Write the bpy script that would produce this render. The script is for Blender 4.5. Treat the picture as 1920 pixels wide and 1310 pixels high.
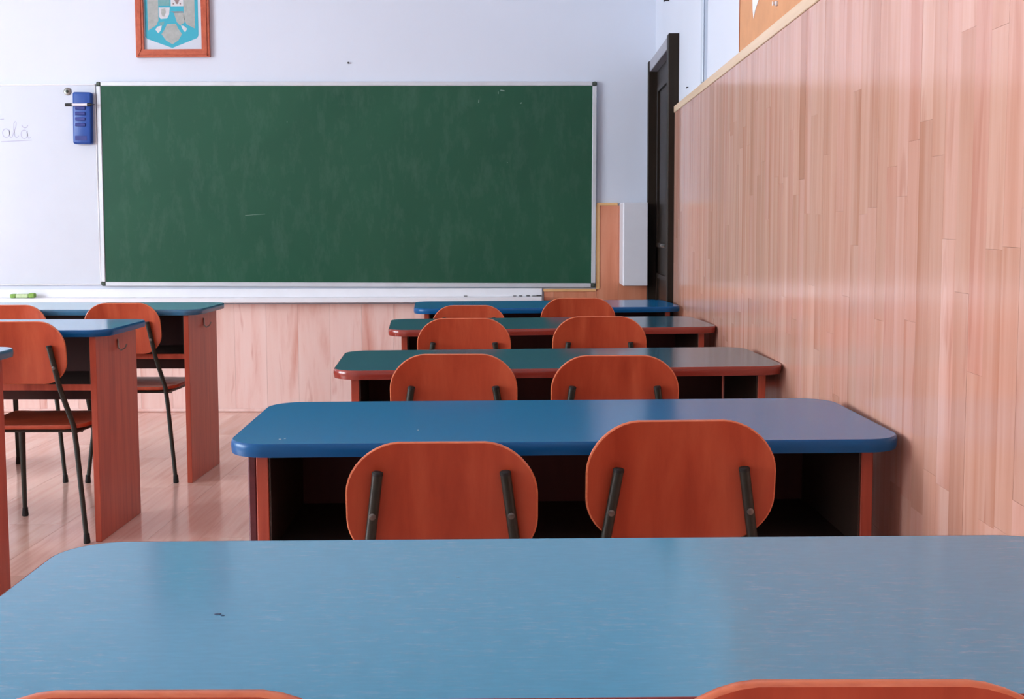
import bpy, bmesh, math, random
from mathutils import Matrix, Vector, noise

# ------------------------------------------------------------------ reset
for o in list(bpy.data.objects):
    bpy.data.objects.remove(o, do_unlink=True)
S = bpy.context.scene
C = S.collection
random.seed(7)

# ------------------------------------------------------------------ camera
F_PX, CAM_H = 2230.0, 1.15
PITCH, YAW, ROLL, SHIFT = 0.082325, 0.01995, -0.003491, -56.85
fw = Vector((-math.sin(YAW) * math.cos(PITCH), math.cos(YAW) * math.cos(PITCH), -math.sin(PITCH)))
rt0 = Vector((math.cos(YAW), math.sin(YAW), 0))
up0 = rt0.cross(fw)
rt = rt0 * math.cos(ROLL) + up0 * math.sin(ROLL)
up = up0 * math.cos(ROLL) - rt0 * math.sin(ROLL)
cd = bpy.data.cameras.new('camera')
cam = bpy.data.objects.new('camera', cd)
C.objects.link(cam)
cam.matrix_world = Matrix(((rt.x, up.x, -fw.x, 0), (rt.y, up.y, -fw.y, 0), (rt.z, up.z, -fw.z, CAM_H), (0, 0, 0, 1)))
cd.sensor_fit = 'HORIZONTAL'
cd.sensor_width = 36.0
cd.lens = F_PX / 1920 * 36
cd.shift_y = SHIFT / 1920
cd.clip_start = 0.02
cd.clip_end = 100
S.camera = cam

# ------------------------------------------------------------------ light: overcast daylight through the windows on the left
SKY = 24.5
W = bpy.data.worlds.new('overcast_sky')
S.world = W
W.use_nodes = True
bg = W.node_tree.nodes['Background']
bg.inputs[0].default_value = (0.83, 0.93, 1.0, 1)
bg.inputs[1].default_value = SKY
S.view_settings.view_transform = 'Standard'
S.view_settings.look = 'None'
S.view_settings.exposure = 0.0
S.view_settings.gamma = 1.0
S.view_settings.use_curve_mapping = False

# room extents
XR, XL, YF, YB, ZC = 0.71, -6.70, 7.14, -2.30, 3.30
WX = 0.69                       # face of the right-hand panelling
WINDOWS = [(0.2, 2.0), (2.3, 4.1)]
WZ0, WZ1 = 0.80, 2.95
for (a, b) in WINDOWS:          # portals guide the sky light into the room
    ld = bpy.data.lights.new('window_portal', 'AREA')
    ld.shape = 'RECTANGLE'
    ld.size = b - a
    ld.size_y = WZ1 - WZ0
    ld.cycles.is_portal = True
    lo = bpy.data.objects.new('window_portal', ld)
    C.objects.link(lo)
    lo.location = (XL - 0.01, (a + b) / 2, (WZ0 + WZ1) / 2)
    lo.rotation_euler = (math.radians(90), 0, math.radians(-90))

# ------------------------------------------------------------------ materials
def lin(r, g, b):
    f = lambda c: (c / 255) / 12.92 if c <= 10 else (((c / 255) + 0.055) / 1.055) ** 2.4
    return (f(r), f(g), f(b), 1)


class NT:
    def __init__(self, name):
        self.m = bpy.data.materials.new(name)
        self.m.use_nodes = True
        self.t = self.m.node_tree
        self.b = self.t.nodes['Principled BSDF']

    def n(self, typ, **kw):
        nd = self.t.nodes.new(typ)
        for k, v in kw.items():
            setattr(nd, k, v)
        return nd

    def l(self, a, b):
        self.t.links.new(a, b)

    def math(self, op, a, b=None):
        nd = self.n('ShaderNodeMath', operation=op)
        for i, v in enumerate((a, b)):
            if v is None:
                continue
            if isinstance(v, (int, float)):
                nd.inputs[i].default_value = v
            else:
                self.l(v, nd.inputs[i])
        return nd.outputs[0]

    def noise(self, vec, scale, detail=4, rough=0.55, dist=0.0):
        nd = self.n('ShaderNodeTexNoise')
        nd.inputs['Scale'].default_value = scale
        nd.inputs['Detail'].default_value = detail
        nd.inputs['Roughness'].default_value = rough
        nd.inputs['Distortion'].default_value = dist
        self.l(vec, nd.inputs['Vector'])
        return nd.outputs['Fac']

    def ramp(self, fac, stops):
        nd = self.n('ShaderNodeValToRGB')
        el = nd.color_ramp.elements
        while len(el) < len(stops):
            el.new(0.5)
        for e, (p, c) in zip(el, stops):
            e.position = p
            e.color = c
        self.l(fac, nd.inputs[0])
        return nd.outputs[0]

    def mix(self, fac, a, b, mode='MIX'):
        nd = self.n('ShaderNodeMix', data_type='RGBA', blend_type=mode)
        for i, v in ((0, fac), (6, a), (7, b)):
            if isinstance(v, (int, float)):
                nd.inputs[i].default_value = v
            elif isinstance(v, tuple):
                nd.inputs[i].default_value = v
            else:
                self.l(v, nd.inputs[i])
        return nd.outputs[2]

    def mapped(self, src, scale, rand_shift=0.0):
        mp = self.n('ShaderNodeMapping')
        mp.inputs['Scale'].default_value = scale
        self.l(src, mp.inputs['Vector'])
        if rand_shift:
            oi = self.n('ShaderNodeObjectInfo')
            cb = self.n('ShaderNodeCombineXYZ')
            s = self.math('MULTIPLY', oi.outputs['Random'], rand_shift)
            self.l(s, cb.inputs[0]); self.l(s, cb.inputs[1]); self.l(s, cb.inputs[2])
            self.l(cb.outputs[0], mp.inputs['Location'])
        return mp.outputs[0]

    def bump(self, h, strength, dist=0.002):
        nd = self.n('ShaderNodeBump')
        nd.inputs['Strength'].default_value = strength
        nd.inputs['Distance'].default_value = dist
        self.l(h, nd.inputs['Height'])
        self.l(nd.outputs[0], self.b.inputs['Normal'])

    def rough(self, v):
        self.b.inputs['Roughness'].default_value = v


def plain(name, col, rough=0.5, metal=0.0, var=0.05, scale=8.0, spec=0.5, coat=0.0):
    k = NT(name)
    tc = k.n('ShaderNodeTexCoord')
    f = k.noise(tc.outputs['Object'], scale, 4)
    lo = tuple(c * (1 - var) for c in col[:3]) + (1,)
    hi = tuple(min(1, c * (1 + var)) for c in col[:3]) + (1,)
    k.l(k.ramp(f, [(0.3, lo), (0.7, hi)]), k.b.inputs['Base Color'])
    k.rough(rough)
    k.b.inputs['Metallic'].default_value = metal
    k.b.inputs['Specular IOR Level'].default_value = spec
    k.b.inputs['Coat Weight'].default_value = coat
    return k.m


def wood(name, dark, mid, light, grain, world=False, rough=0.3, tint=0.0, fig=0.35, shift=40.0, spec=0.5, streak=0.0):
    """grain: mapping scale, small along the fibres and large across them; tint: spread between neighbouring pieces"""
    k = NT(name)
    if world:
        src = k.n('ShaderNodeNewGeometry').outputs['Position']
    else:
        src = k.n('ShaderNodeTexCoord').outputs['Object']
    v = k.mapped(src, grain, shift)
    g1 = k.noise(v, 1.0, 6, 0.62, 0.5)
    v2 = k.mapped(src, tuple(s * 0.28 for s in grain), shift * 1.7)
    g2 = k.noise(v2, 1.0, 3, 0.5, 1.6)
    f = k.math('ADD', k.math('MULTIPLY', g1, 1 - fig), k.math('MULTIPLY', g2, fig))
    col = k.ramp(f, [(0.33, dark), (0.5, mid), (0.68, light)])
    if streak:                       # reddish flame figure and heartwood streaks
        g3 = k.noise(k.mapped(src, (14, 14, 1.5), shift * 2.3), 1.0, 3, 0.55, 1.2)
        sf = k.ramp(g3, [(0.60, (0, 0, 0, 1)), (0.72, (1, 1, 1, 1))])
        col = k.mix(k.math('MULTIPLY', sf, streak), col, tuple(c * q for c, q in zip(dark[:3], (0.86, 0.74, 0.72))) + (1,))
    if tint:
        oi = k.n('ShaderNodeObjectInfo')
        tr = k.ramp(oi.outputs['Random'], [(0.0, (1 - tint, 1 - tint * 1.35, 1 - tint * 1.5, 1)), (0.5, (1, 1, 1, 1)),
                                           (0.75, (1 - tint * 0.3, 1 - tint * 0.75, 1 - tint * 0.6, 1)), (1.0, (1 + tint * 0.5, 1 + tint * 0.8, 1 + tint * 0.9, 1))])
        col = k.mix(1.0, col, tr, 'MULTIPLY')
    k.l(col, k.b.inputs['Base Color'])
    k.rough(rough)
    k.b.inputs['Specular IOR Level'].default_value = spec
    return k.m


def laminate_top(name, base, wear, rough, spec=0.5, amount=0.25, grain=(40, 160, 160), amp=0.015):
    """blue worktop: fine grain along its length, pale rubbed streaks"""
    k = NT(name)
    src = k.n('ShaderNodeTexCoord').outputs['Object']
    g = k.noise(k.mapped(src, grain), 1.0, 5, 0.6)
    lo = tuple(c * (1 - amp) for c in base[:3]) + (1,)
    hi = tuple(c * (1 + amp) for c in base[:3]) + (1,)
    col = k.ramp(g, [(0.35, lo), (0.65, hi)])
    w = k.noise(k.mapped(src, (40, 190, 190), 0), 1.0, 8, 0.75)
    patch = k.noise(src, 3.0, 2)
    wf = k.math('MULTIPLY', k.ramp(w, [(0.54, (0, 0, 0, 1)), (0.74, (1, 1, 1, 1))]), k.ramp(patch, [(0.42, (0, 0, 0, 1)), (0.62, (1, 1, 1, 1))]))
    col = k.mix(k.math('MULTIPLY', wf, amount), col, wear)
    k.l(col, k.b.inputs['Base Color'])
    k.rough(rough)
    k.b.inputs['Specular IOR Level'].default_value = spec
    return k.m


def chalkboard_mat():
    k = NT('chalkboard_green')
    src = k.n('ShaderNodeTexCoord').outputs['Object']
    f = k.noise(src, 1.3, 5, 0.6, 0.6)
    fine = k.noise(k.mapped(src, (14, 14, 5)), 1.0, 6, 0.7)
    col = k.ramp(f, [(0.3, lin(31, 79, 59)), (0.7, lin(38, 87, 65))])
    dust = k.ramp(fine, [(0.5, (0, 0, 0, 1)), (0.85, (1, 1, 1, 1))])
    col = k.mix(k.math('MULTIPLY', dust, 0.10), col, lin(150, 170, 160))
    k.l(col, k.b.inputs['Base Color'])
    k.rough(0.32)
    k.b.inputs['Specular IOR Level'].default_value = 0.22
    return k.m


def wall_mat(name, col):
    k = NT(name)
    src = k.n('ShaderNodeNewGeometry').outputs['Position']
    f = k.noise(src, 1.2, 4)
    lo = tuple(c * 0.97 for c in col[:3]) + (1,)
    k.l(k.ramp(f, [(0.35, lo), (0.65, col)]), k.b.inputs['Base Color'])
    k.rough(0.55)
    k.bump(k.noise(src, 160.0, 3), 0.12, 0.001)
    return k.m


M = {}
M['wall'] = wall_mat('white_plaster', lin(220, 226, 239))
M['ceiling'] = wall_mat('white_ceiling', lin(235, 235, 238))
M['far_wall'] = wall_mat('cream_plaster', lin(226, 222, 220))
M['strip'] = wood('beech_laminate_strips', lin(200, 142, 118), lin(214, 164, 144), lin(224, 182, 166), (26, 26, 1.1), True, 0.15, 0.14, 0.55, streak=0.5)
M['panel'] = wood('pink_beech_laminate', lin(224, 164, 148), lin(244, 208, 198), lin(248, 220, 212), (16, 16, 1.7), True, 0.25, 0.05, 0.55, streak=0.6)
M['floor'] = wood('laminate_floor', lin(220, 172, 154), lin(234, 192, 176), lin(240, 206, 192), (30, 1.6, 30), True, 0.16, 0.13, 0.4)
M['subfloor'] = plain('subfloor', lin(120, 84, 68), 0.7)
M['trim'] = wood('pale_pine_trim', lin(216, 184, 148), lin(226, 196, 164), lin(234, 206, 176), (30, 2, 30), True, 0.35, 0, 0.3)
M['trim_front'] = wood('yellow_pine_trim', lin(226, 172, 112), lin(236, 186, 128), lin(242, 198, 144), (4, 4, 4), True, 0.4, 0, 0.3)
M['cherry'] = wood('cherry_laminate_panel', lin(160, 62, 44), lin(184, 80, 58), lin(198, 94, 68), (40, 40, 3), False, 0.34, 0.05, 0.4)
M['chair_wood'] = wood('orange_beech_plywood', lin(166, 62, 38), lin(186, 78, 50), lin(200, 94, 62), (26, 26, 1.8), False, 0.3, 0.06, 0.5)
M['ply_edge'] = wood('plywood_edge', lin(196, 96, 60), lin(214, 116, 78), lin(226, 134, 94), (30, 30, 200), False, 0.3, 0, 0.3)
M['shaded_inside'] = wood('shaded_dark_board', lin(50, 34, 27), lin(56, 38, 30), lin(64, 44, 34), (20, 20, 3), False, 0.5, 0, 0.3)  # dark board colour with the desk compartment's deep shade put into it
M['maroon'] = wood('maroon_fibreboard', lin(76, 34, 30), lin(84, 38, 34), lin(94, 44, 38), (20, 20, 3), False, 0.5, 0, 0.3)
M['panel_orange'] = wood('orange_beech_boards', lin(196, 116, 84), lin(214, 138, 106), lin(226, 160, 130), (16, 16, 1.7), True, 0.28, 0.06, 0.55)
M['edge_purple'] = plain('worn_maroon_edge', lin(98, 40, 48), 0.4, var=0.25, scale=60)
M['blue'] = laminate_top('bright_blue_laminate', lin(2, 117, 178), lin(140, 180, 200), 0.18, spec=0.3, amount=0.0)
M['blue_worn'] = laminate_top('worn_blue_laminate', lin(50, 144, 182), lin(200, 216, 228), 0.15, spec=0.65, amount=0.28, amp=0.05)
M['teal'] = laminate_top('teal_laminate', lin(44, 102, 126), lin(130, 165, 170), 0.16, spec=0.65, amount=0.0)
M['sky_blue'] = laminate_top('sky_blue_laminate', lin(72, 156, 200), lin(190, 210, 220), 0.14, spec=1.0, amount=0.1)
M['pale_blue'] = laminate_top('pale_blue_laminate', lin(128, 190, 212), lin(200, 216, 228), 0.14, spec=0.9, amount=0.1)
M['blue_edge'] = plain('blue_edge_band', lin(2, 86, 144), 0.3, spec=0.3)
M['grey_edge'] = plain('slate_blue_edge_band', lin(56, 104, 136), 0.25)
M['red_edge'] = plain('red_brown_edge_band', lin(140, 54, 44), 0.2)
M['tube'] = plain('dark_green_black_paint', lin(34, 40, 34), 0.35, var=0.2, scale=30)
M['rubber'] = plain('black_rubber', lin(24, 24, 24), 0.7)
M['steel'] = plain('dull_steel', lin(130, 128, 124), 0.35, 0.9)
M['alu'] = plain('aluminium_frame', lin(206, 210, 216), 0.4, 0.3)
M['white_paint'] = plain('white_gloss_paint', lin(240, 241, 246), 0.3, var=0.02)
M['whiteboard'] = plain('whiteboard_enamel', lin(214, 221, 232), 0.16, var=0.01)
M['corner'] = plain('dark_green_corner_plastic', lin(60, 72, 62), 0.5)
M['board'] = chalkboard_mat()
M['ink'] = plain('faint_marker_ink', lin(178, 180, 206), 0.6)
M['eraser'] = plain('blue_eraser_plastic', lin(6, 70, 156), 0.35)
M['eraser_dark'] = plain('dark_blue_eraser_grip', lin(0, 26, 124), 0.4)
M['black'] = plain('black_plastic', lin(30, 30, 28), 0.4)
M['marker_white'] = plain('white_marker_barrel', lin(225, 222, 232), 0.35)
M['green'] = plain('green_sponge', lin(136, 178, 84), 0.8, var=0.2, scale=60)
M['green_pale'] = plain('pale_green_sponge', lin(198, 218, 170), 0.8, var=0.1, scale=60)
M['frame_wood'] = wood('orange_frame_wood', lin(168, 70, 40), lin(188, 86, 54), lin(200, 100, 66), (30, 30, 30), False, 0.35, 0, 0.3)
M['paper'] = plain('pale_paper', lin(206, 214, 226), 0.6, var=0.02)
M['teal_print'] = plain('turquoise_print', lin(50, 168, 190), 0.55, var=0.05)
M['grey_print'] = plain('warm_grey_print', lin(166, 170, 166), 0.55, var=0.12, scale=40)
M['teal_grey_print'] = plain('teal_grey_print', lin(110, 164, 166), 0.55, var=0.08, scale=60)
M['white_print'] = plain('white_print', lin(208, 208, 212), 0.55, var=0.08, scale=60)
M['brown_print'] = plain('brown_print', lin(140, 120, 118), 0.55, var=0.1, scale=60)
M['door'] = wood('dark_brown_door_paint', lin(32, 24, 18), lin(38, 29, 22), lin(44, 34, 26), (30, 30, 3), False, 0.45, 0, 0.4, spec=0.2)
M['cork'] = plain('orange_pinboard', lin(208, 150, 108), 0.8, var=0.06, scale=14)
M['cork_edge'] = plain('dark_orange_pinboard_edge', lin(160, 84, 44), 0.6)
M['torn'] = plain('torn_white_paper', lin(232, 236, 244), 0.7)
M['pipe'] = plain('white_cable_duct', lin(196, 206, 220), 0.4, var=0.02)
M['box'] = plain('light_grey_enamel', lin(228, 228, 236), 0.45, var=0.02)
M['head_sheen'] = plain('grey_door_head_sheen', lin(160, 160, 170), 0.4)  # grey reflection on the glossy door head, put into its colour
M['nail'] = plain('dark_nail', lin(60, 56, 54), 0.4, 0.5)

# ------------------------------------------------------------------ helpers
def tag(o, label=None, cat=None, group=None, kind=None):
    if label: o['label'] = label
    if cat: o['category'] = cat
    if group: o['group'] = group
    if kind: o['kind'] = kind
    return o


def mesh_obj(name, bm, mat, parent=None, smooth=False, angle=40):
    bmesh.ops.recalc_face_normals(bm, faces=bm.faces)
    me = bpy.data.meshes.new(name)
    bm.to_mesh(me)
    bm.free()
    if smooth:
        for p in me.polygons:
            p.use_smooth = True
        me.set_sharp_from_angle(angle=math.radians(angle))
    me.materials.append(mat if not isinstance(mat, str) else M[mat])
    o = bpy.data.objects.new(name, me)
    C.objects.link(o)
    if parent is not None:
        o.parent = parent
    return o


def empty(name, loc=(0, 0, 0), rz=0.0):
    o = bpy.data.objects.new(name, None)
    o.empty_display_size = 0.1
    C.objects.link(o)
    o.location = loc
    o.rotation_euler = (0, 0, math.radians(rz))
    return o


def box(bm, x0, x1, y0, y1, z0, z1, bev=0.0, seg=1):
    t = bmesh.new()
    r = bmesh.ops.create_cube(t, size=1.0)
    for v in t.verts:
        v.co = Vector(((x0 + x1) / 2 + v.co.x * (x1 - x0), (y0 + y1) / 2 + v.co.y * (y1 - y0), (z0 + z1) / 2 + v.co.z * (z1 - z0)))
    if bev:
        bmesh.ops.bevel(t, geom=t.edges[:], offset=bev, segments=seg, profile=0.5, affect='EDGES')
    join(bm, t)
    return bm


def join(bm, t):
    mp = [bm.verts.new(v.co) for v in t.verts]
    t.verts.index_update()
    for f in t.faces:
        try:
            bm.faces.new([mp[v.index] for v in f.verts])
        except ValueError:
            pass
    t.free()


def nbox(*a, **k):
    return box(bmesh.new(), *a, **k)


def tube(bm, pts, radii, n=12):
    pts = [Vector(p) for p in pts]
    if isinstance(radii, (int, float)):
        radii = [radii] * len(pts)
    rings = []
    ref = Vector((0.31, 0.9, 0.17))
    for i, p in enumerate(pts):
        d = (pts[min(i + 1, len(pts) - 1)] - pts[max(i - 1, 0)]).normalized()
        a = d.cross(ref).normalized()
        b = d.cross(a).normalized()
        rings.append([bm.verts.new(p + (a * math.cos(2 * math.pi * j / n) + b * math.sin(2 * math.pi * j / n)) * radii[i]) for j in range(n)])
    for r0, r1 in zip(rings, rings[1:]):
        for j in range(n):
            bm.faces.new((r0[j], r0[(j + 1) % n], r1[(j + 1) % n], r1[j]))
    bm.faces.new(rings[0])
    bm.faces.new(rings[-1][::-1])
    return bm


def rrect(w, h, r, n=8):
    """rounded rectangle outline, counter-clockwise, centred"""
    pts = []
    for cx, cy, a0 in ((w / 2 - r, h / 2 - r, 0), (-w / 2 + r, h / 2 - r, 90), (-w / 2 + r, -h / 2 + r, 180), (w / 2 - r, -h / 2 + r, 270)):
        for i in range(n + 1):
            a = math.radians(a0 + 90 * i / n)
            pts.append((cx + r * math.cos(a), cy + r * math.sin(a)))
    return pts


def prism(pts, place, d0, d1):
    """closed outline pts (u,v) swept from d0 to d1; place(u,v,d)->xyz"""
    bm = bmesh.new()
    a = [bm.verts.new(place(u, v, d0)) for u, v in pts]
    b = [bm.verts.new(place(u, v, d1)) for u, v in pts]
    n = len(pts)
    for i in range(n):
        bm.faces.new((a[i], a[(i + 1) % n], b[(i + 1) % n], b[i]))
    bm.faces.new(a)
    bm.faces.new(b[::-1])
    return bm


# ------------------------------------------------------------------ room shell
def struct(name, bm, mat):
    return tag(mesh_obj(name, bm, mat), kind='structure')


fl = struct('floor', nbox(XL - 0.25, XR + 0.25, YB - 0.25, YF + 0.25, -0.12, -0.008), 'subfloor')
bm = nbox(XL - 0.25, XR + 0.25, YB - 0.25, YF + 0.25, ZC, ZC + 0.12)
struct('ceiling', bm, 'ceiling')
struct('wall_front', nbox(XL - 0.25, XR + 0.25, YF, YF + 0.2, -0.008, ZC), 'wall')
struct('wall_back', nbox(XL - 0.25, XR + 0.25, YB - 0.2, YB, -0.008, ZC), 'far_wall')
# right wall with the door opening
DY0, DY1, DZ = 5.97, 7.06, 2.07
bm = bmesh.new()
box(bm, XR, XR + 0.2, YB, DY0, -0.008, ZC)
box(bm, XR, XR + 0.2, DY0, DY1, DZ, ZC)
box(bm, XR, XR + 0.2, DY1, YF, -0.008, ZC)
wr = struct('wall_right', bm, 'wall')
# left wall with the window openings
bm = bmesh.new()
ys = [YB] + [v for w in WINDOWS for v in w] + [YF]
for a, b in zip(ys[0::2], ys[1::2]):
    box(bm, XL - 0.2, XL, a, b, -0.008, ZC)
for a, b in WINDOWS:
    box(bm, XL - 0.2, XL, a, b, -0.008, WZ0)
    box(bm, XL - 0.2, XL, a, b, WZ1, ZC)
struct('wall_left', bm, 'wall')
for i, (a, b) in enumerate(WINDOWS):
    bm = bmesh.new()
    xx = XL - 0.12
    mid = (a + b) / 2
    for y0, y1 in ((a, a + 0.06), (mid - 0.04, mid + 0.04), (b - 0.06, b)):
        box(bm, xx - 0.03, xx + 0.03, y0, y1, WZ0, WZ1)
    for z0, z1 in ((WZ0, WZ0 + 0.06), (2.3, 2.36), (WZ1 - 0.06, WZ1)):
        box(bm, xx - 0.028, xx + 0.028, a + 0.06, mid - 0.04, z0, z1)
        box(bm, xx - 0.028, xx + 0.028, mid + 0.04, b - 0.06, z0, z1)
    struct('window_%d' % (i + 1), bm, 'white_paint')

# floor planks: laminate boards running towards the front wall
PW, PL = 0.193, 1.285
x = XR - PW
unit = None
col_i = 0
def unit_board(name, mat, bev_mesh={}):
    if name not in bev_mesh:
        o = mesh_obj(name, nbox(0, 1, 0, 1, 0, 1), mat)
        bev_mesh[name] = o.data
        bpy.data.objects.remove(o)
    return bev_mesh[name]


def piece(name, mat, x0, x1, y0, y1, z0, z1, parent):
    o = bpy.data.objects.new(name, unit_board(name + mat, mat))
    C.objects.link(o)
    o.location = (x0, y0, z0)
    o.scale = (x1 - x0, y1 - y0, z1 - z0)
    o.parent = parent
    return o


while x + PW > XL:
    y = YF - random.random() * PL
    segs = []
    top = YF
    while top > YB:
        segs.append((max(y, YB), top))
        top = y
        y -= PL
    for y0, y1 in segs:
        if y1 - y0 > 0.02:
            piece('floor_plank', 'floor', max(x, XL) + 0.0004, x + PW - 0.0004, y0 + 0.0004, y1 - 0.0004, -0.0075, -random.random() * 0.0003, fl)
    x -= PW

# right-hand panelling: vertical laminate strips
wsr = struct('trim_1', nbox(0.6992, XR - 0.0002, YB + 0.001, DY0 - 0.002, 0.001, 1.68), 'panel')
wsr.name = 'trim_1'
SW = 0.0655
y = DY0 - 0.004 - SW
cnt = 0
while y > 0.75:
    z = 0.001
    zz = [0.001]
    nxt = random.uniform(0.15, 0.75)
    while nxt < 1.55:
        zz.append(nxt)
        nxt += random.choice((0.33, 0.42, 0.55, 0.7))
    zz.append(1.68)
    # far strips narrow to a few pixels: leave them in fewer, longer pieces
    if y > 4.3:
        zz = [0.001, random.uniform(0.5, 1.2), 1.68]
    for z0, z1 in zip(zz, zz[1:]):
        piece('laminate_strip', 'strip', WX - random.random() * 0.0004, 0.6990, y + 0.00015, y + SW - 0.00015, z0 + 0.00015, z1 - 0.00015, wsr)
        cnt += 1
    y -= SW
# behind the camera the panelling runs on as plain boards
while y > YB - 0.05:
    piece('laminate_board', 'strip', WX, 0.6990, max(y - 0.13, YB + 0.002) + 0.0003, y + SW - 0.0003, 0.001, 1.68, wsr)
    y -= 0.196
struct('trim_2', nbox(WX - 0.004, XR - 0.0005, YB + 0.002, DY0 - 0.002, 1.6805, 1.714, bev=0.002), 'trim')

# front-wall panelling
FY = YF - 0.012
wsf = struct('trim_3', nbox(XL + 0.002, XR - 0.022, YF - 0.004, YF - 0.0004, 0.001, 0.655), 'panel')
px = XR - 0.022
edges = []
while px > XL + 0.2:
    edges.append((px - 0.193, px))
    px -= 0.193
for a, b in edges:
    if a > 0.30:
        a2 = max(a, 0.366)
        piece('wall_board', 'panel_orange', a2 + 0.0004, b - 0.0004, FY, YF - 0.0042, 0.001, 1.240, wsf)
        if a < 0.366:
            piece('wall_board', 'panel_orange', a + 0.0004, 0.3656, FY, YF - 0.0042, 0.001, 0.742, wsf)
    elif b > 0.05:
        piece('wall_board', 'panel_orange', max(a, 0.05) + 0.0004, min(b, 0.3656) - 0.0004, FY, YF - 0.0042, 0.001, 0.742, wsf)
        if a < 0.05:
            piece('wall_board', 'panel', a + 0.0004, 0.0496, FY, YF - 0.0042, 0.001, 0.655, wsf)
    else:
        piece('wall_board', 'panel', a + 0.0004, b - 0.0004, FY, YF - 0.0042, 0.001, 0.655, wsf)
bm = bmesh.new()
box(bm, 0.365, 0.49, FY - 0.006, YF - 0.0004, 1.2402, 1.256)
box(bm, 0.362, 0.3815, FY - 0.006, FY - 0.0004, 0.7425, 1.2400)
box(bm, 0.046, 0.3615, FY - 0.006, FY - 0.0004, 0.728, 0.745)
struct('trim_4', bm, 'trim_front')
struct('baseboard_front', nbox(XL + 0.002, XR - 0.025, FY - 0.012, FY - 0.0004, 0.001, 0.02, bev=0.004), 'panel')

# ------------------------------------------------------------------ door on the right wall
d = empty('door_1', (0, 0, 0))
tag(d, kind='structure')
CX = 0.657
mesh_obj('casing', nbox(CX, XR + 0.10, DY0 - 0.001, DY0 + 0.075, 0.0, DZ, bev=0.004), 'door', d)
mesh_obj('casing', nbox(CX, XR + 0.10, DY1 - 0.06, DY1, 0.0, DZ, bev=0.004), 'door', d)
mesh_obj('head_casing', nbox(CX + 0.006, XR + 0.10, DY0 + 0.076, DY1 - 0.061, DZ - 0.062, DZ - 0.001, bev=0.003), 'head_sheen', d)
lf = mesh_obj('door_leaf', nbox(XR - 0.005, XR + 0.04, DY0 + 0.078, DY1 - 0.063, 0.008, DZ - 0.064), 'door', d)
for z0, z1 in ((0.15, 0.85), (1.0, 1.9)):
    bm = bmesh.new()
    a, b = DY0 + 0.2, DY1 - 0.2
    for q in ((a, a + 0.025, z0, z1), (b - 0.025, b, z0, z1), (a + 0.026, b - 0.026, z0, z0 + 0.025), (a + 0.026, b - 0.026, z1 - 0.025, z1)):
        box(bm, XR - 0.017, XR - 0.0055, *q)
    mesh_obj('panel_moulding', bm, 'door', lf)
hd = bmesh.new()
tube(hd, [(XR - 0.006, DY0 + 0.13, 1.02), (XR - 0.05, DY0 + 0.13, 1.02), (XR - 0.055, DY0 + 0.15, 1.02), (XR - 0.055, DY0 + 0.24, 1.02)], 0.008, 8)
mesh_obj('door_handle', hd, 'steel', lf, True)

# ------------------------------------------------------------------ wall-mounted things
PXM = 0.003203                                   # metres per pixel on the front wall
def wall_pt(px_, py_):
    return (-2.318 + (px_ - 273) * PXM, 2.164 - (py_ - 96) * PXM)

# chalkboard (hung a hair out of level)
cb = empty('chalkboard', (-1.13, YF - 0.0005, 0.76))
cb.rotation_euler = (0, math.radians(0.30), 0)
tag(cb, 'long green chalkboard in a pale metal frame on the front wall', 'chalkboard')
X0, X1, Z0, Z1 = -1.487, 1.488, 0.0, 1.216
fr = 0.026
mesh_obj('writing_surface', nbox(X0 + fr, X1 - fr, -0.024, -0.006, Z0 + fr, Z1 - fr), 'board', cb)
mesh_obj('backing', nbox(X0 + 0.004, X1 - 0.004, -0.0058, -0.0006, Z0 + 0.004, Z1 - 0.004), 'alu', cb)
mesh_obj('frame_rail', nbox(X0 + fr, X1 - fr, -0.030, -0.006, Z1 - fr + 0.0003, Z1, bev=0.003), 'alu', cb)
mesh_obj('frame_rail', nbox(X0 + fr, X1 - fr, -0.030, -0.006, Z0, Z0 + fr - 0.0003, bev=0.003), 'alu', cb)
mesh_obj('frame_rail', nbox(X0, X0 + fr - 0.0003, -0.030, -0.006, Z0 + fr, Z1 - fr, bev=0.003), 'alu', cb)
mesh_obj('frame_rail', nbox(X1 - fr + 0.0003, X1, -0.030, -0.006, Z0 + fr, Z1 - fr, bev=0.003), 'alu', cb)
for sx, sz in ((X0, Z0), (X0, Z1 - fr), (X1 - fr, Z0), (X1 - fr, Z1 - fr)):
    mesh_obj('corner_cap', nbox(sx, sx + fr, -0.0305, -0.006, sz, sz + fr, bev=0.006), 'corner', cb)
for cx, cz, w, h, a in ((0.93, 1.163, 0.024, 0.006, 8), (0.905, 1.150, 0.004, 0.014, 0), (0.79, 1.10, 0.004, 0.018, 4), (1.04, 1.09, 0.012, 0.005, -20),
                        (-0.55, 0.43, 0.12, 0.002, -4), (0.96, 0.74, 0.004, 0.004, 0), (-0.35, 0.98, 0.006, 0.004, 0)):
    o = mesh_obj('chalk_mark', nbox(-w / 2, w / 2, -0.0004, 0, -h / 2, h / 2), plain('chalk_dust', lin(130, 150, 138), 0.9) if 'chalk_dust' not in bpy.data.materials else bpy.data.materials['chalk_dust'], cb)
    o.location = (cx, -0.0242, cz)
    o.rotation_euler = (0, math.radians(a), 0)

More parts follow.
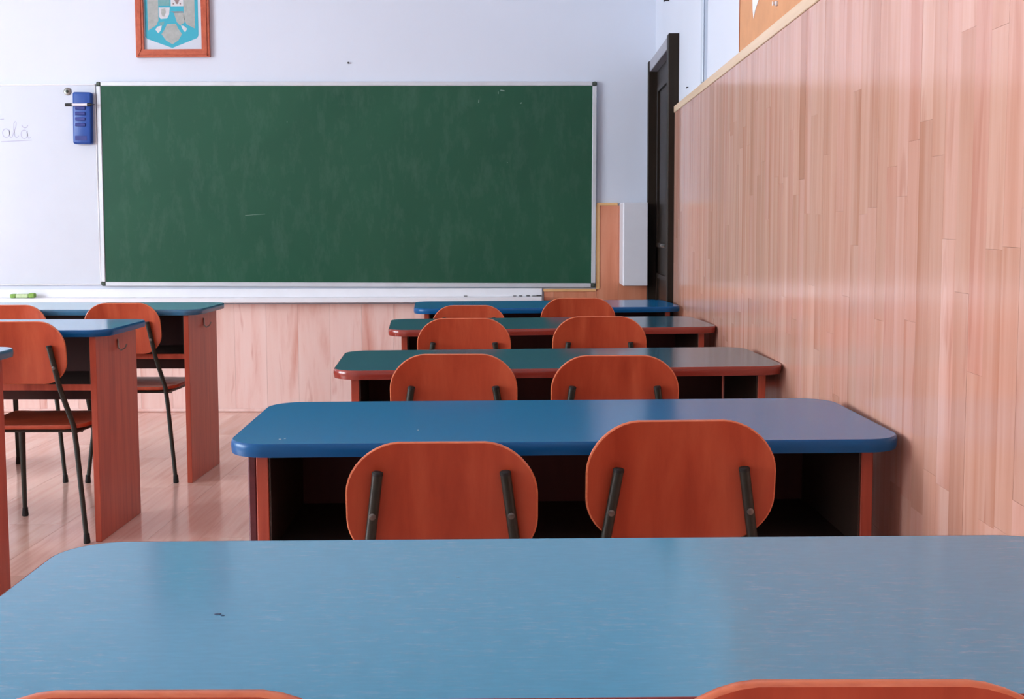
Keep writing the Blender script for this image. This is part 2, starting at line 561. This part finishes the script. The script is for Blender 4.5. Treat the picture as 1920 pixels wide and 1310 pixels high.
# whiteboard to its left
wb = empty('whiteboard', (-3.45, YF - 0.0005, 0.775))
tag(wb, 'glossy whiteboard with faint handwriting beside the green chalkboard', 'whiteboard')
WX0, WX1, WZt = -0.80, 0.832, 1.196
mesh_obj('panel', nbox(WX0 + 0.009, WX1 - 0.009, -0.022, -0.0006, 0.009, WZt - 0.009), 'whiteboard', wb)
for a in ((WX0, WX1, -0.0245, -0.0006, 0, 0.0085), (WX0, WX1, -0.0245, -0.0006, WZt - 0.0085, WZt), (WX0, WX0 + 0.0085, -0.0245, -0.0006, 0.0088, WZt - 0.0088), (WX1 - 0.0085, WX1, -0.0245, -0.0006, 0.0088, WZt - 0.0088)):
    mesh_obj('frame_rail', nbox(*a, bev=0.003), 'white_paint', wb)


def ribbon(strokes, width):
    bm = bmesh.new()
    for s in strokes:
        p = [Vector((q[0], 0, q[1])) for q in s]
        prev = None
        for i, c in enumerate(p):
            dd = (p[min(i + 1, len(p) - 1)] - p[max(i - 1, 0)]).normalized()
            nn = Vector((-dd.z, 0, dd.x)) * width / 2
            cur = (bm.verts.new(c + nn), bm.verts.new(c - nn))
            if prev:
                bm.faces.new((prev[0], prev[1], cur[1], cur[0]))
            prev = cur
    return bm


def arc(cx, cy, rx, ry, a0, a1, n=18):
    return [(cx + rx * math.cos(math.radians(a0 + (a1 - a0) * i / n)), cy - ry * math.sin(math.radians(a0 + (a1 - a0) * i / n))) for i in range(n + 1)]


def to_local(st):
    out = []
    for s in st:
        q = []
        for u, v in s:
            x_, z_ = wall_pt(u, v)
            q.append((x_ + 3.45, z_ - 0.775))
        out.append(q)
    return out


writing = [arc(9, 246, 6.5, 8, 40, 400), [(15.5, 240), (15.5, 250), (17.5, 254), (20, 253)],
           [(20, 253), (24, 245), (28, 234), (29, 227), (27, 224), (24.5, 228), (24, 240), (25, 251), (28, 255), (33, 251)],
           arc(43, 248.5, 6, 8, 50, 400), [(49, 242), (49, 252), (51.5, 256.5), (55, 254)],
           arc(45, 230, 5.5, 6.5, 190, 350), [(-1, 262), (57, 259)], [(-1, 220.3), (6, 220)]]
o = mesh_obj('handwriting', ribbon(to_local(writing), 0.0042), 'ink', wb)
o.location = (0, -0.0224, 0)

# blue eraser holding a marker, magnet
er = empty('board_eraser', (*(wall_pt(157.5, 220)[0], YF - 0.0230), wall_pt(157.5, 220)[1]))
er.rotation_euler = (0, math.radians(1.2), 0)
tag(er, 'blue ribbed plastic board eraser stuck upright on the whiteboard', 'board eraser')
mesh_obj('body', nbox(-0.056, 0.056, -0.045, 0, -0.153, 0.153, bev=0.012, seg=3), 'eraser', er, True)
mesh_obj('grip_recess', nbox(-0.040, 0.030, -0.0462, -0.0452, -0.132, -0.105), 'eraser_dark', er)
for zc in (0.058, 0.026, -0.006, -0.040):
    mesh_obj('grip_rib', nbox(-0.038, 0.022, -0.051, -0.0452, zc - 0.009, zc + 0.009, bev=0.002), 'eraser_dark', er)
mk = empty('whiteboard_marker', (er.location.x - 0.004, YF - 0.0232 - 0.055, wall_pt(0, 196)[1]))
tag(mk, 'marker with white barrel and black ends lying across the blue eraser', 'marker')
mesh_obj('barrel', tube(bmesh.new(), [(-0.046, 0, 0), (0.044, 0, 0)], 0.0088, 14), 'marker_white', mk, True)
mesh_obj('cap', tube(bmesh.new(), [(-0.0885, 0, 0), (-0.0865, 0, 0), (-0.0465, 0, 0)], [0.006, 0.0095, 0.0098], 14), 'black', mk, True)
mesh_obj('end_plug', tube(bmesh.new(), [(0.0445, 0, 0), (0.066, 0, 0), (0.0665, 0, 0), (0.088, 0, 0)], [0.0095, 0.0095, 0.004, 0.003], 14), 'black', mk, True)
mg = empty('magnet', (wall_pt(127.5, 170)[0], YF - 0.0228, wall_pt(0, 170)[1]))
tag(mg, 'small round steel magnet at the top of the whiteboard', 'magnet')
mesh_obj('disc', tube(bmesh.new(), [(0, 0, 0), (0, -0.006, 0), (0, -0.008, 0)], [0.022, 0.022, 0.018], 20), 'steel', mg, True)
mesh_obj('centre_knob', tube(bmesh.new(), [(0, -0.0082, 0), (0, -0.016, 0), (0, -0.018, 0)], [0.009, 0.008, 0.005], 14), 'corner', mg, True)

# white chalk ledge under both boards
lg = empty('chalk_ledge', (0, YF - 0.0005, 0.67))
tag(lg, 'long white painted chalk ledge below the boards, chipped at its right end', 'ledge')
bm = bmesh.new()
mesh_obj('back_board', nbox(-4.40, 0.038, -0.020, -0.0005, 0.0302, 0.078), 'white_paint', lg)
mesh_obj('shelf', nbox(-4.40, 0.038, -0.115, -0.0005, 0.0, 0.030, bev=0.003), 'white_paint', lg)
for a, b in ((-0.135, -0.115), (-0.10, -0.08), (-0.055, -0.035), (-0.02, 0.0), (0.004, 0.036), (-0.43, -0.41)):
    mesh_obj('chipped_paint', nbox(a, b, -0.024, -0.0202, 0.0305, 0.034 + random.random() * 0.003), 'black', lg)
sp = empty('chalk_sponge', (wall_pt(37, 0)[0], YF - 0.075, 0.7005))
tag(sp, 'green and white board sponge lying on the chalk ledge', 'sponge')
mesh_obj('sponge_body', nbox(-0.040, 0.035, -0.02, 0.02, 0, 0.024, bev=0.006, seg=2), 'green_pale', sp, True)
mesh_obj('sponge_end', nbox(-0.074, -0.0404, -0.02, 0.02, 0, 0.024, bev=0.006, seg=2), 'green', sp, True)
mesh_obj('sponge_end', nbox(0.0354, 0.074, -0.021, 0.021, 0, 0.029, bev=0.009, seg=2), 'green', sp, True)

# framed emblem
pc = empty('framed_emblem', (-2.147, YF - 0.0005, 2.125))
tag(pc, 'framed turquoise heraldic shield emblem above the chalkboard', 'picture')
PWd, PH, PR = 0.437, 0.63, 0.046
mesh_obj('backing_sheet', nbox(-PWd / 2 + 0.03, PWd / 2 - 0.03, -0.010, -0.001, 0.03, PH - 0.03), 'paper', pc)


def rail(pts):
    return prism(pts, lambda u, v, dd: (u, dd, v), -0.026, -0.001)


w2 = PWd / 2
rails = [[(-w2, 0), (w2, 0), (w2 - PR, PR), (-w2 + PR, PR)], [(-w2, PH), (-w2 + PR, PH - PR), (w2 - PR, PH - PR), (w2, PH)],
         [(-w2, 0), (-w2 + PR, PR), (-w2 + PR, PH - PR), (-w2, PH)], [(w2, 0), (w2, PH), (w2 - PR, PH - PR), (w2 - PR, PR)]]
for r_ in rails:
    o = mesh_obj('frame_rail', rail(r_), 'frame_wood', pc)
    # raised inner bead
    cx = sum(p[0] for p in r_) / 4; cz = sum(p[1] for p in r_) / 4
    bpts = [(cx + (p[0] - cx) * (0.93 if abs(r_[0][1] - r_[1][1]) < 1e-6 or True else 1), cz + (p[1] - cz) * 0.93) for p in r_]
    mesh_obj('bead', prism([(cx + (p[0] - cx) * (0.985 if max(abs(q[0] - cx) for q in r_) > 0.1 else 0.42), cz + (p[1] - cz) * (0.985 if max(abs(q[1] - cz) for q in r_) > 0.2 else 0.42)) for p in r_], lambda u, v, dd: (u, dd, v), -0.031, -0.0262), 'frame_wood', o)


def emb(name, pts, mat, layer):
    q = []
    for u, v in pts:
        x_, z_ = wall_pt(u, v)
        q.append((x_ - pc.location.x, z_ - pc.location.z))
    return mesh_obj(name, prism(q, lambda u, v, dd: (u, dd, v), -0.0102 - 0.0004 * layer, -0.0101 - 0.0004 * (layer - 1)), mat, pc)


emb('shield', [(274.5, -60), (373.6, -60), (373.6, 68), (371, 73), (324.4, 91), (278, 74), (274.5, 70)], 'teal_print', 1)
emb('wing', [(279.5, -45), (300, -30), (300, 40), (296, 49), (280, 59)], 'grey_print', 2)
emb('wing', [(347, -30), (367.5, -45), (367.5, 56), (352, 48), (347, 38)], 'grey_print', 2)
emb('neck', [(312, -40), (335, -40), (340, -24), (307, -24)], 'grey_print', 2)
emb('quarter', [(300.6, -22), (321.6, -22), (321.6, 14), (300.6, 14)], 'teal_grey_print', 2)
emb('quarter', [(323.4, -22), (346.8, -22), (346.8, 15), (323.4, 15)], 'white_print', 2)
emb('quarter', [(301, 17), (321.5, 17), (320, 30), (316, 37), (304, 38), (301, 33)], 'white_print', 2)
emb('quarter', [(329, 27.5), (346.8, 27), (349, 44), (340, 50), (334, 44)], 'grey_print', 2)
emb('band', [(323, 24.5), (346, 24.5), (346, 26.6), (329, 27)], 'brown_print', 3)
emb('cross', [(331, -8), (339, -8), (343, 0), (339, 5), (337, 11), (334, 11), (331, 5), (328, 0)], 'brown_print', 3)
emb('mark', [(327, 9), (329.5, 9), (329.5, 12), (327, 12)], 'brown_print', 3)
emb('mark', [(340, 9), (342.5, 9), (342.5, 12), (340, 12)], 'brown_print', 3)
emb('lion', [(306, 20), (313, 19), (314, 26), (311, 34), (307, 33), (305, 27)], 'grey_print', 3)
emb('tail', [(315.5, 47.5), (332, 47), (337, 57), (343, 65.6), (336, 77), (326, 83.5), (323.5, 83.5), (313, 77), (304.7, 65.6), (311, 57)], 'grey_print', 2)
emb('talon', [(293.5, 57), (298, 52), (306, 50), (303.5, 59), (299, 64)], 'white_print', 3)
emb('talon', [(341.5, 50), (347, 51), (353, 56), (349, 62.5), (345, 58)], 'white_print', 3)
emb('leg_feather', [(300, 45), (311, 42), (309, 50), (303, 50)], 'teal_grey_print', 3)

# grey cabinet in the corner
gb = empty('wall_cabinet', (0.593, YF - 0.0135, 0.775))
tag(gb, 'light grey metal box cabinet in the corner by the door', 'cabinet')
mesh_obj('body', nbox(-0.092, 0.052, -0.285, 0, 0.0, 0.478, bev=0.004), 'box', gb)
mesh_obj('front_cover', nbox(-0.090, 0.050, -0.300, -0.2855, 0.002, 0.476, bev=0.004), 'box', gb)

# cable duct and pinboard on the right wall
cdct = empty('cable_duct', (XR - 0.0005, 5.02, 1.7185))
tag(cdct, 'vertical white cable duct on the right wall above the panelling', 'cable duct')
mesh_obj('channel', nbox(-0.012, 0, -0.028, 0.028, 0, ZC - 1.72), 'pipe', cdct)
mesh_obj('snap_cover', nbox(-0.020, -0.0122, -0.026, 0.026, 0, ZC - 1.72, bev=0.003), 'pipe', cdct)
pb = empty('pinboard', (XR - 0.0005, 2.75, 1.7185))
tag(pb, 'orange pinboard with torn paper scraps above the wall panelling', 'pinboard')
mesh_obj('board', nbox(-0.012, 0, -1.30, 1.386, 0, 1.10), 'cork', pb)
mesh_obj('edge_strip', nbox(-0.0135, 0, 1.3862, 1.394, 0, 1.10), 'cork_edge', pb)
mesh_obj('edge_strip', nbox(-0.0135, 0, -1.308, -1.3002, 0, 1.10), 'cork_edge', pb)


def scrap(y_, z_, pts):
    o = mesh_obj('torn_paper', prism([(y_ + u, z_ + v) for u, v in pts], lambda u, v, dd: (dd, u - 2.75, v - 1.7185), -0.0132, -0.0122), 'torn', pb)
    return o


scrap(3.83, 1.80, [(0.06, 0.02), (0.045, -0.01), (0.02, 0.01), (-0.04, 0.035), (-0.06, 0.05), (-0.075, 0.045), (-0.10, 0.07), (-0.11, 0.14), (0.05, 0.14), (0.07, 0.08)])
scrap(3.695, 1.84, [(0.02, 0.0), (-0.01, 0.01), (-0.03, 0.03), (-0.04, 0.09), (0.03, 0.09)])
scrap(3.60, 1.84, [(0.012, 0.0), (-0.012, 0.002), (-0.016, 0.05), (0.016, 0.05)])
tk = tag(mesh_obj('push_pin', tube(bmesh.new(), [(0, 0, 0), (-0.004, 0, 0), (-0.010, 0, 0), (-0.014, 0, 0)], [0.007, 0.008, 0.004, 0.007], 10), 'torn', None, True), 'pale push pin stuck in the orange pinboard', 'push pin')
tk.location = (XR - 0.0128, 3.50, 1.771)


def nail(name, label, loc, axis, r, ln):
    o = mesh_obj(name, tube(bmesh.new(), [Vector((0, 0, 0)), Vector(axis) * ln * 0.7, Vector(axis) * ln], [r * 0.6, r * 0.6, r], 8), 'nail', None, True)
    o.location = loc
    return tag(o, label, 'nail')


nail('nail', 'tiny nail in the white wall between emblem and chalkboard', (wall_pt(651, 120)[0], YF - 0.0003, wall_pt(0, 120)[1]), (0, -1, 0), 0.006, 0.012)
nail('wall_nail', 'dark nail in the white wall between door and cable duct', (XR - 0.0003, 5.60, 1.765), (-1, 0, -0.2), 0.0045, 0.009)
nail('wall_hook', 'dark hook in the white wall high above the door', (XR - 0.0003, 6.42, 2.315), (-1, 0, 0), 0.016, 0.03)

# ------------------------------------------------------------------ desks
def desk(loc, rz, label, top, edge, z_top=0.75, w=1.246, dpt=0.51, strip=False, gap=False, hook=False, front=0.05, shelf_z=0.535, group='two-seat school desks'):
    """origin on the floor under the middle of the top; -y is the pupils' side"""
    t = empty('school_desk', (loc[0], loc[1], 0), rz)
    tag(t, label, 'desk', group)
    th = 0.025
    # worktop and its edge band
    outl = rrect(w - 0.006, dpt - 0.006, 0.072, 10)
    mesh_obj('tabletop', prism(outl, lambda u, v, dd: (u, v, dd), z_top - th, z_top), top, t)
    bm = bmesh.new()
    rings = []
    prof = [(-0.0029, -th + 0.0002), (-0.0008, -th + 0.0004), (0.0005, -th * 0.75), (0.0012, -th * 0.5), (0.0005, -th * 0.22), (-0.0012, -0.0004), (-0.0029, 0.0001)]
    base = rrect(w, dpt, 0.075, 10)
    inner = rrect(w - 0.0058, dpt - 0.0058, 0.0721, 10)
    for off, dz in prof:
        ring = []
        for (u, v), (iu, iv) in zip(base, inner):
            k = off / 0.0029
            ring.append(bm.verts.new((u + (u - iu) * k, v + (v - iv) * k, z_top + dz)))
        rings.append(ring)
    n = len(base)
    for r0, r1 in zip(rings, rings[1:]):
        for i in range(n):
            bm.faces.new((r0[i], r0[(i + 1) % n], r1[(i + 1) % n], r1[i]))
    mesh_obj('edge_band', bm, edge, t, True, 70)
    # side panels
    pw = 0.022
    xo = w / 2 - 0.048
    y0, y1 = -dpt / 2 + front, dpt / 2 - 0.03
    zt = z_top - th - 0.0005
    for s in (-1, 1):
        a, b = sorted((s * xo, s * (xo - pw)))
        p = mesh_obj('side_panel', nbox(a, b, y0, y1, 0.001, zt, bev=0.0012), 'cherry', t)
        if strip and s < 0:
            mesh_obj('outer_strip', nbox(a - 0.0165, a - 0.0003, y0 + 0.004, y0 + 0.05, 0.001, zt, bev=0.003), 'edge_purple', p)
        if hook and s > 0:
            hb = tube(bmesh.new(), [(b + 0.003, 0.0, zt - 0.03), (b + 0.004, 0.0, zt - 0.062), (b + 0.012, 0.004, zt - 0.072), (b + 0.024, 0.012, zt - 0.066), (b + 0.030, 0.018, zt - 0.05)], 0.003, 8)
            mesh_obj('bag_hook', hb, 'steel', p, True)
    xi = xo - pw - 0.0004
    g = 0.006 if gap else 0.0
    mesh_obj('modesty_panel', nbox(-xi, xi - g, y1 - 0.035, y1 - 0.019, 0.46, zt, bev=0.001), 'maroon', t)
    sh = mesh_obj('shelf', nbox(-xi, xi, y0 + 0.0105, y1 - 0.0355, shelf_z - 0.02, shelf_z), 'shaded_inside', t)  # shelf board; its near-black colour carries the compartment's shade
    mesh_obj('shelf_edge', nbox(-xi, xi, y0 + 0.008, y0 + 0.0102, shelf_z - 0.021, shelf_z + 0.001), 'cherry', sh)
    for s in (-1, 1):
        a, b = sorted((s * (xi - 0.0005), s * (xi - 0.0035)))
        mesh_obj('shade_lining', nbox(a, b, y0 + 0.003, y1 - 0.036 - (0.0 if not gap else 0.02), shelf_z + 0.0015, zt), 'shaded_inside', t)  # thin sheets added; their dark colour stands in for shade on the inner sides
    return t


def marks(t, name, mat, z, spots):
    for u, v, w_, h_ in spots:
        pts = [(u + math.cos(a * 0.785) * w_ * random.uniform(0.6, 1), v + math.sin(a * 0.785) * h_ * random.uniform(0.6, 1)) for a in range(8)]
        mesh_obj(name, prism(pts, lambda a, b, dd: (a, b, dd), z + 0.0001, z + 0.0004), mat, t)


RZ = (2.0, 2.6, 4.6, 5.6, 5.0)
d1 = desk((0.045, 1.225), RZ[0], 'worn blue-topped school desk nearest the camera, filling the foreground', 'blue_worn', 'red_edge')
d2 = desk((0.048, 2.39), RZ[1], 'bright blue school desk with blue edge, second from the camera along the panelled wall', 'blue', 'blue_edge', strip=True)
desk((0.052, 3.465), RZ[2], 'teal-topped desk with red-brown edge, third from the camera along the panelled wall', 'teal', 'red_edge', gap=True)
desk((0.050, 4.675), RZ[3], 'teal-topped desk with red-brown edge, fourth from the camera along the panelled wall', 'teal', 'red_edge')
desk((0.040, 5.735), RZ[4], 'blue-topped desk with blue edge, farthest along the panelled wall near the door', 'blue', 'blue_edge')
desk((-2.205, 3.37), 0.0, 'blue-topped desk of the left column, cut off by the left picture edge', 'sky_blue', 'grey_edge', z_top=0.77, dpt=0.48, front=0.02, shelf_z=0.572, hook=True)
desk((-2.143, 4.405), 0.0, 'blue-topped desk of the left column, second from the front wall', 'sky_blue', 'blue_edge', z_top=0.77, dpt=0.48, front=0.02, shelf_z=0.572, hook=True)
desk((-2.090, 5.385), -1.0, 'pale blue-topped desk of the left column, nearest the front wall', 'pale_blue', 'grey_edge', z_top=0.77, dpt=0.48, front=0.02, shelf_z=0.572, hook=True)

M['ink_spot'] = plain('dark_ink_blot', lin(24, 66, 100), 0.5)
M['chip'] = plain('pale_laminate_chip', lin(176, 196, 206), 0.7)
ti = [c for c in d1.children if c.name.startswith('tabletop')][0]
marks(ti, 'ink_blot', 'ink_spot', 0.75, ((-0.372, -0.03, 0.0045, 0.003), (-0.366, -0.034, 0.003, 0.002)))
marks(ti, 'chip', 'chip', 0.75, ((-0.13, 0.09, 0.002, 0.0015),))
ti = [c for c in d2.children if c.name.startswith('tabletop')][0]
marks(ti, 'chip', 'chip', 0.75, ((-0.53, -0.205, 0.003, 0.003), (-0.522, -0.2, 0.002, 0.002), (-0.28, -0.12, 0.002, 0.002)))

# ------------------------------------------------------------------ chairs
def chair(loc, rz, label, zt=0.785, wid=0.326, hgt=0.222, group='orange plywood school chairs'):
    """origin on the floor between the rear feet; +y faces the desk"""
    t = empty('school_chair', (loc[0], loc[1], 0), rz)
    tag(t, label, 'chair', group)
    # backrest: curved plywood shell leaning back
    lean = math.radians(9)
    thick = 0.012
    outl = rrect(wid, hgt, 0.088, 10)
    # gentle bulge of the straight runs
    outl = [(u * (1 + 0.02 * (1 - (2 * v / hgt) ** 2)), v * (1 + 0.035 * (1 - (2 * u / wid) ** 2))) for u, v in outl]
    hh = hgt / 2 * 1.035

    def place(u, v, dd):
        cv = 0.030 * (2 * u / wid) ** 2            # wings curve forward
        yy = cv * -0.0 + dd + 0.020 * (2 * u / wid) ** 2 * -1 - 0.045
        return (u, -math.sin(lean) * (v + hh) + yy + 0.022, zt - (hh - v) * math.cos(lean))
    # dense grid-like shell: concentric rings
    bm = bmesh.new()
    n = len(outl)
    prof = [(0.985, 0.0), (1.0, 0.0015), (1.004, thick / 2), (1.0, thick - 0.0015), (0.985, thick)]
    rim = [[bm.verts.new(place(u * k, v * k, dd)) for u, v in outl] for k, dd in prof]
    for r0, r1 in zip(rim, rim[1:]):
        for i in range(n):
            bm.faces.new((r0[i], r0[(i + 1) % n], r1[(i + 1) % n], r1[i]))
    ed = mesh_obj('backrest_edge', bm, 'ply_edge', None, True, 60)
    bm = bmesh.new()
    for dd in (0.0, thick):
        prev = [bm.verts.new(place(u * 0.985, v * 0.985, dd)) for u, v in outl]
        for k in (0.88, 0.7, 0.5, 0.3, 0.12):
            cur = [bm.verts.new(place(u * k, v * k, dd)) for u, v in outl]
            for i in range(n):
                f = (prev[i], prev[(i + 1) % n], cur[(i + 1) % n], cur[i])
                bm.faces.new(f if dd == 0.0 else f[::-1])
            prev = cur
        bm.faces.new(prev if dd == 0.0 else prev[::-1])
    me = bpy.data.meshes.new('backrest')
    bm.to_mesh(me)
    bm.free()
    for p in me.polygons:
        p.use_smooth = True
    me.materials.append(M['chair_wood'])
    bk = bpy.data.objects.new('backrest', me)
    C.objects.link(bk)
    bk.parent = t
    ed.parent = bk
    # seat: rounded plywood, rear edge turned down
    so = rrect(0.385, 0.375, 0.075, 8)

    def splace(u, v, dd):
        sag = -0.012 * math.exp(-((v + 0.1) / 0.12) ** 2) * (1 - (u / 0.19) ** 2)
        roll = -0.016 * max(0, (v - 0.12) / 0.07) ** 2
        return (u, v + 0.215, 0.428 + dd + sag + roll)
    bm = bmesh.new()
    n = len(so)
    prev = None
    loops = [(0.12, 0.0), (0.4, 0.0), (0.7, 0.0), (0.9, 0.0), (0.99, 0.0), (1.0, -0.003), (1.0, -0.011), (0.99, -0.014), (0.7, -0.014), (0.3, -0.014)]
    for k, dd in loops:
        cur = [bm.verts.new(splace(u * k, v * k, dd)) for u, v in so]
        if prev:
            for i in range(n):
                bm.faces.new((prev[i], prev[(i + 1) % n], cur[(i + 1) % n], cur[i]))
        else:
            bm.faces.new(cur)
        prev = cur
    bm.faces.new(prev[::-1])
    mesh_obj('seat', bm, 'chair_wood', t, True, 50)
    # legs: the rear ones run up behind the backrest
    ztube = 0.717
    for s in (-1, 1):
        def yb(z):                       # just behind the rear face of the leaning back
            xx_ = 0.112
            return place(xx_, (z - zt) / math.cos(lean) + hh, 0)[1] - 0.0108
        zb = zt - hgt + 0.005
        pts = [(s * 0.196, 0.0, 0.012), (s * 0.160, 0.030, 0.34), (s * 0.150, 0.034, 0.42), (s * (0.134), yb(zb) + 0.002, zb - 0.02), (s * 0.110, yb(ztube), ztube)]
        lg_ = mesh_obj('leg', tube(bmesh.new(), pts, [0.0088, 0.0095, 0.0095, 0.0095, 0.0095], 14), 'tube', t, True)
        mesh_obj('tube_plug', tube(bmesh.new(), [(s * 0.110, yb(ztube), ztube - 0.002), (s * 0.1097, yb(ztube) - 0.0005, ztube + 0.003), (s * 0.1095, yb(ztube) - 0.0005, ztube + 0.005)], [0.0098, 0.0098, 0.007], 14), 'rubber', lg_, True)
        mesh_obj('foot_cap', tube(bmesh.new(), [(s * 0.197, 0, 0.0005), (s * 0.1965, 0, 0.004), (s * 0.1955, 0.0005, 0.035)], [0.0115, 0.0125, 0.0105], 14), 'rubber', lg_, True)
        zs = 0.642
        fx = 0.110 + (ztube - zs) * (0.134 - 0.110) / (ztube - zb + 0.02)
        mesh_obj('screw', tube(bmesh.new(), [(s * fx, yb(zs) - 0.0085, zs), (s * fx, yb(zs) - 0.0115, zs), (s * fx, yb(zs) - 0.0125, zs)], [0.006, 0.006, 0.003], 10), 'steel', lg_, True)
        # front leg, thicker under the seat
        fp = [(s * 0.192, 0.405, 0.012), (s * 0.180, 0.375, 0.22), (s * 0.168, 0.345, 0.408)]
        l2 = mesh_obj('leg', tube(bmesh.new(), fp, [0.0085, 0.0105, 0.0135], 14), 'tube', t, True)
        mesh_obj('foot_cap', tube(bmesh.new(), [(s * 0.1925, 0.406, 0.0005), (s * 0.192, 0.4055, 0.004), (s * 0.190, 0.402, 0.035)], [0.0115, 0.0125, 0.0102], 14), 'rubber', l2, True)
        # side rail under the seat
        mesh_obj('side_rail', tube(bmesh.new(), [(s * 0.152, 0.042, 0.400), (s * 0.160, 0.20, 0.399), (s * 0.166, 0.335, 0.401)], 0.009, 10), 'tube', t, True)
    mesh_obj('cross_rail', tube(bmesh.new(), [(-0.150, 0.12, 0.3905), (0.150, 0.12, 0.3905)], 0.008, 10), 'tube', t, True)
    return t


chair((-0.274, 0.885), 1.0, 'plywood chair at the bottom left corner, pushed to the nearest worn desk', zt=0.813)
chair((0.229, 0.880), 1.0, 'plywood chair at the bottom right, pushed to the nearest worn desk', zt=0.825)
chair((-0.165, 2.085), 2.0, 'left chair tucked under the bright blue desk, screws showing on its back tubes', zt=0.771)
chair((0.250, 2.112), 3.0, 'right chair tucked under the bright blue desk, standing slightly turned and taller', zt=0.804)
chair((-0.215, 3.135), 0.5, 'left chair at the third desk from the camera along the panelled wall', zt=0.806)
chair((0.205, 3.135), 0.5, 'right chair at the third desk from the camera along the panelled wall', zt=0.802)
chair((-0.255, 4.255), 0.5, 'left chair at the fourth desk from the camera along the panelled wall', zt=0.808)
chair((0.225, 4.255), 0.5, 'right chair at the fourth desk from the camera along the panelled wall', zt=0.813)
chair((-0.296, 5.345), -1.0, 'left chair at the farthest desk along the panelled wall, barely showing', zt=0.777)
chair((0.188, 5.345), 0.5, 'right chair at the farthest desk along the panelled wall, below the corner cabinet', zt=0.808)
chair((-1.812, 4.165), 1.0, 'large chair at the left picture edge, at the second desk from the front wall', zt=0.807)
chair((-1.79, 5.160), 0.0, 'right chair at the left-column desk nearest the front wall', zt=0.803)
chair((-2.285, 5.165), 0.0, 'chair at the left picture edge at the desk nearest the front wall', zt=0.795)
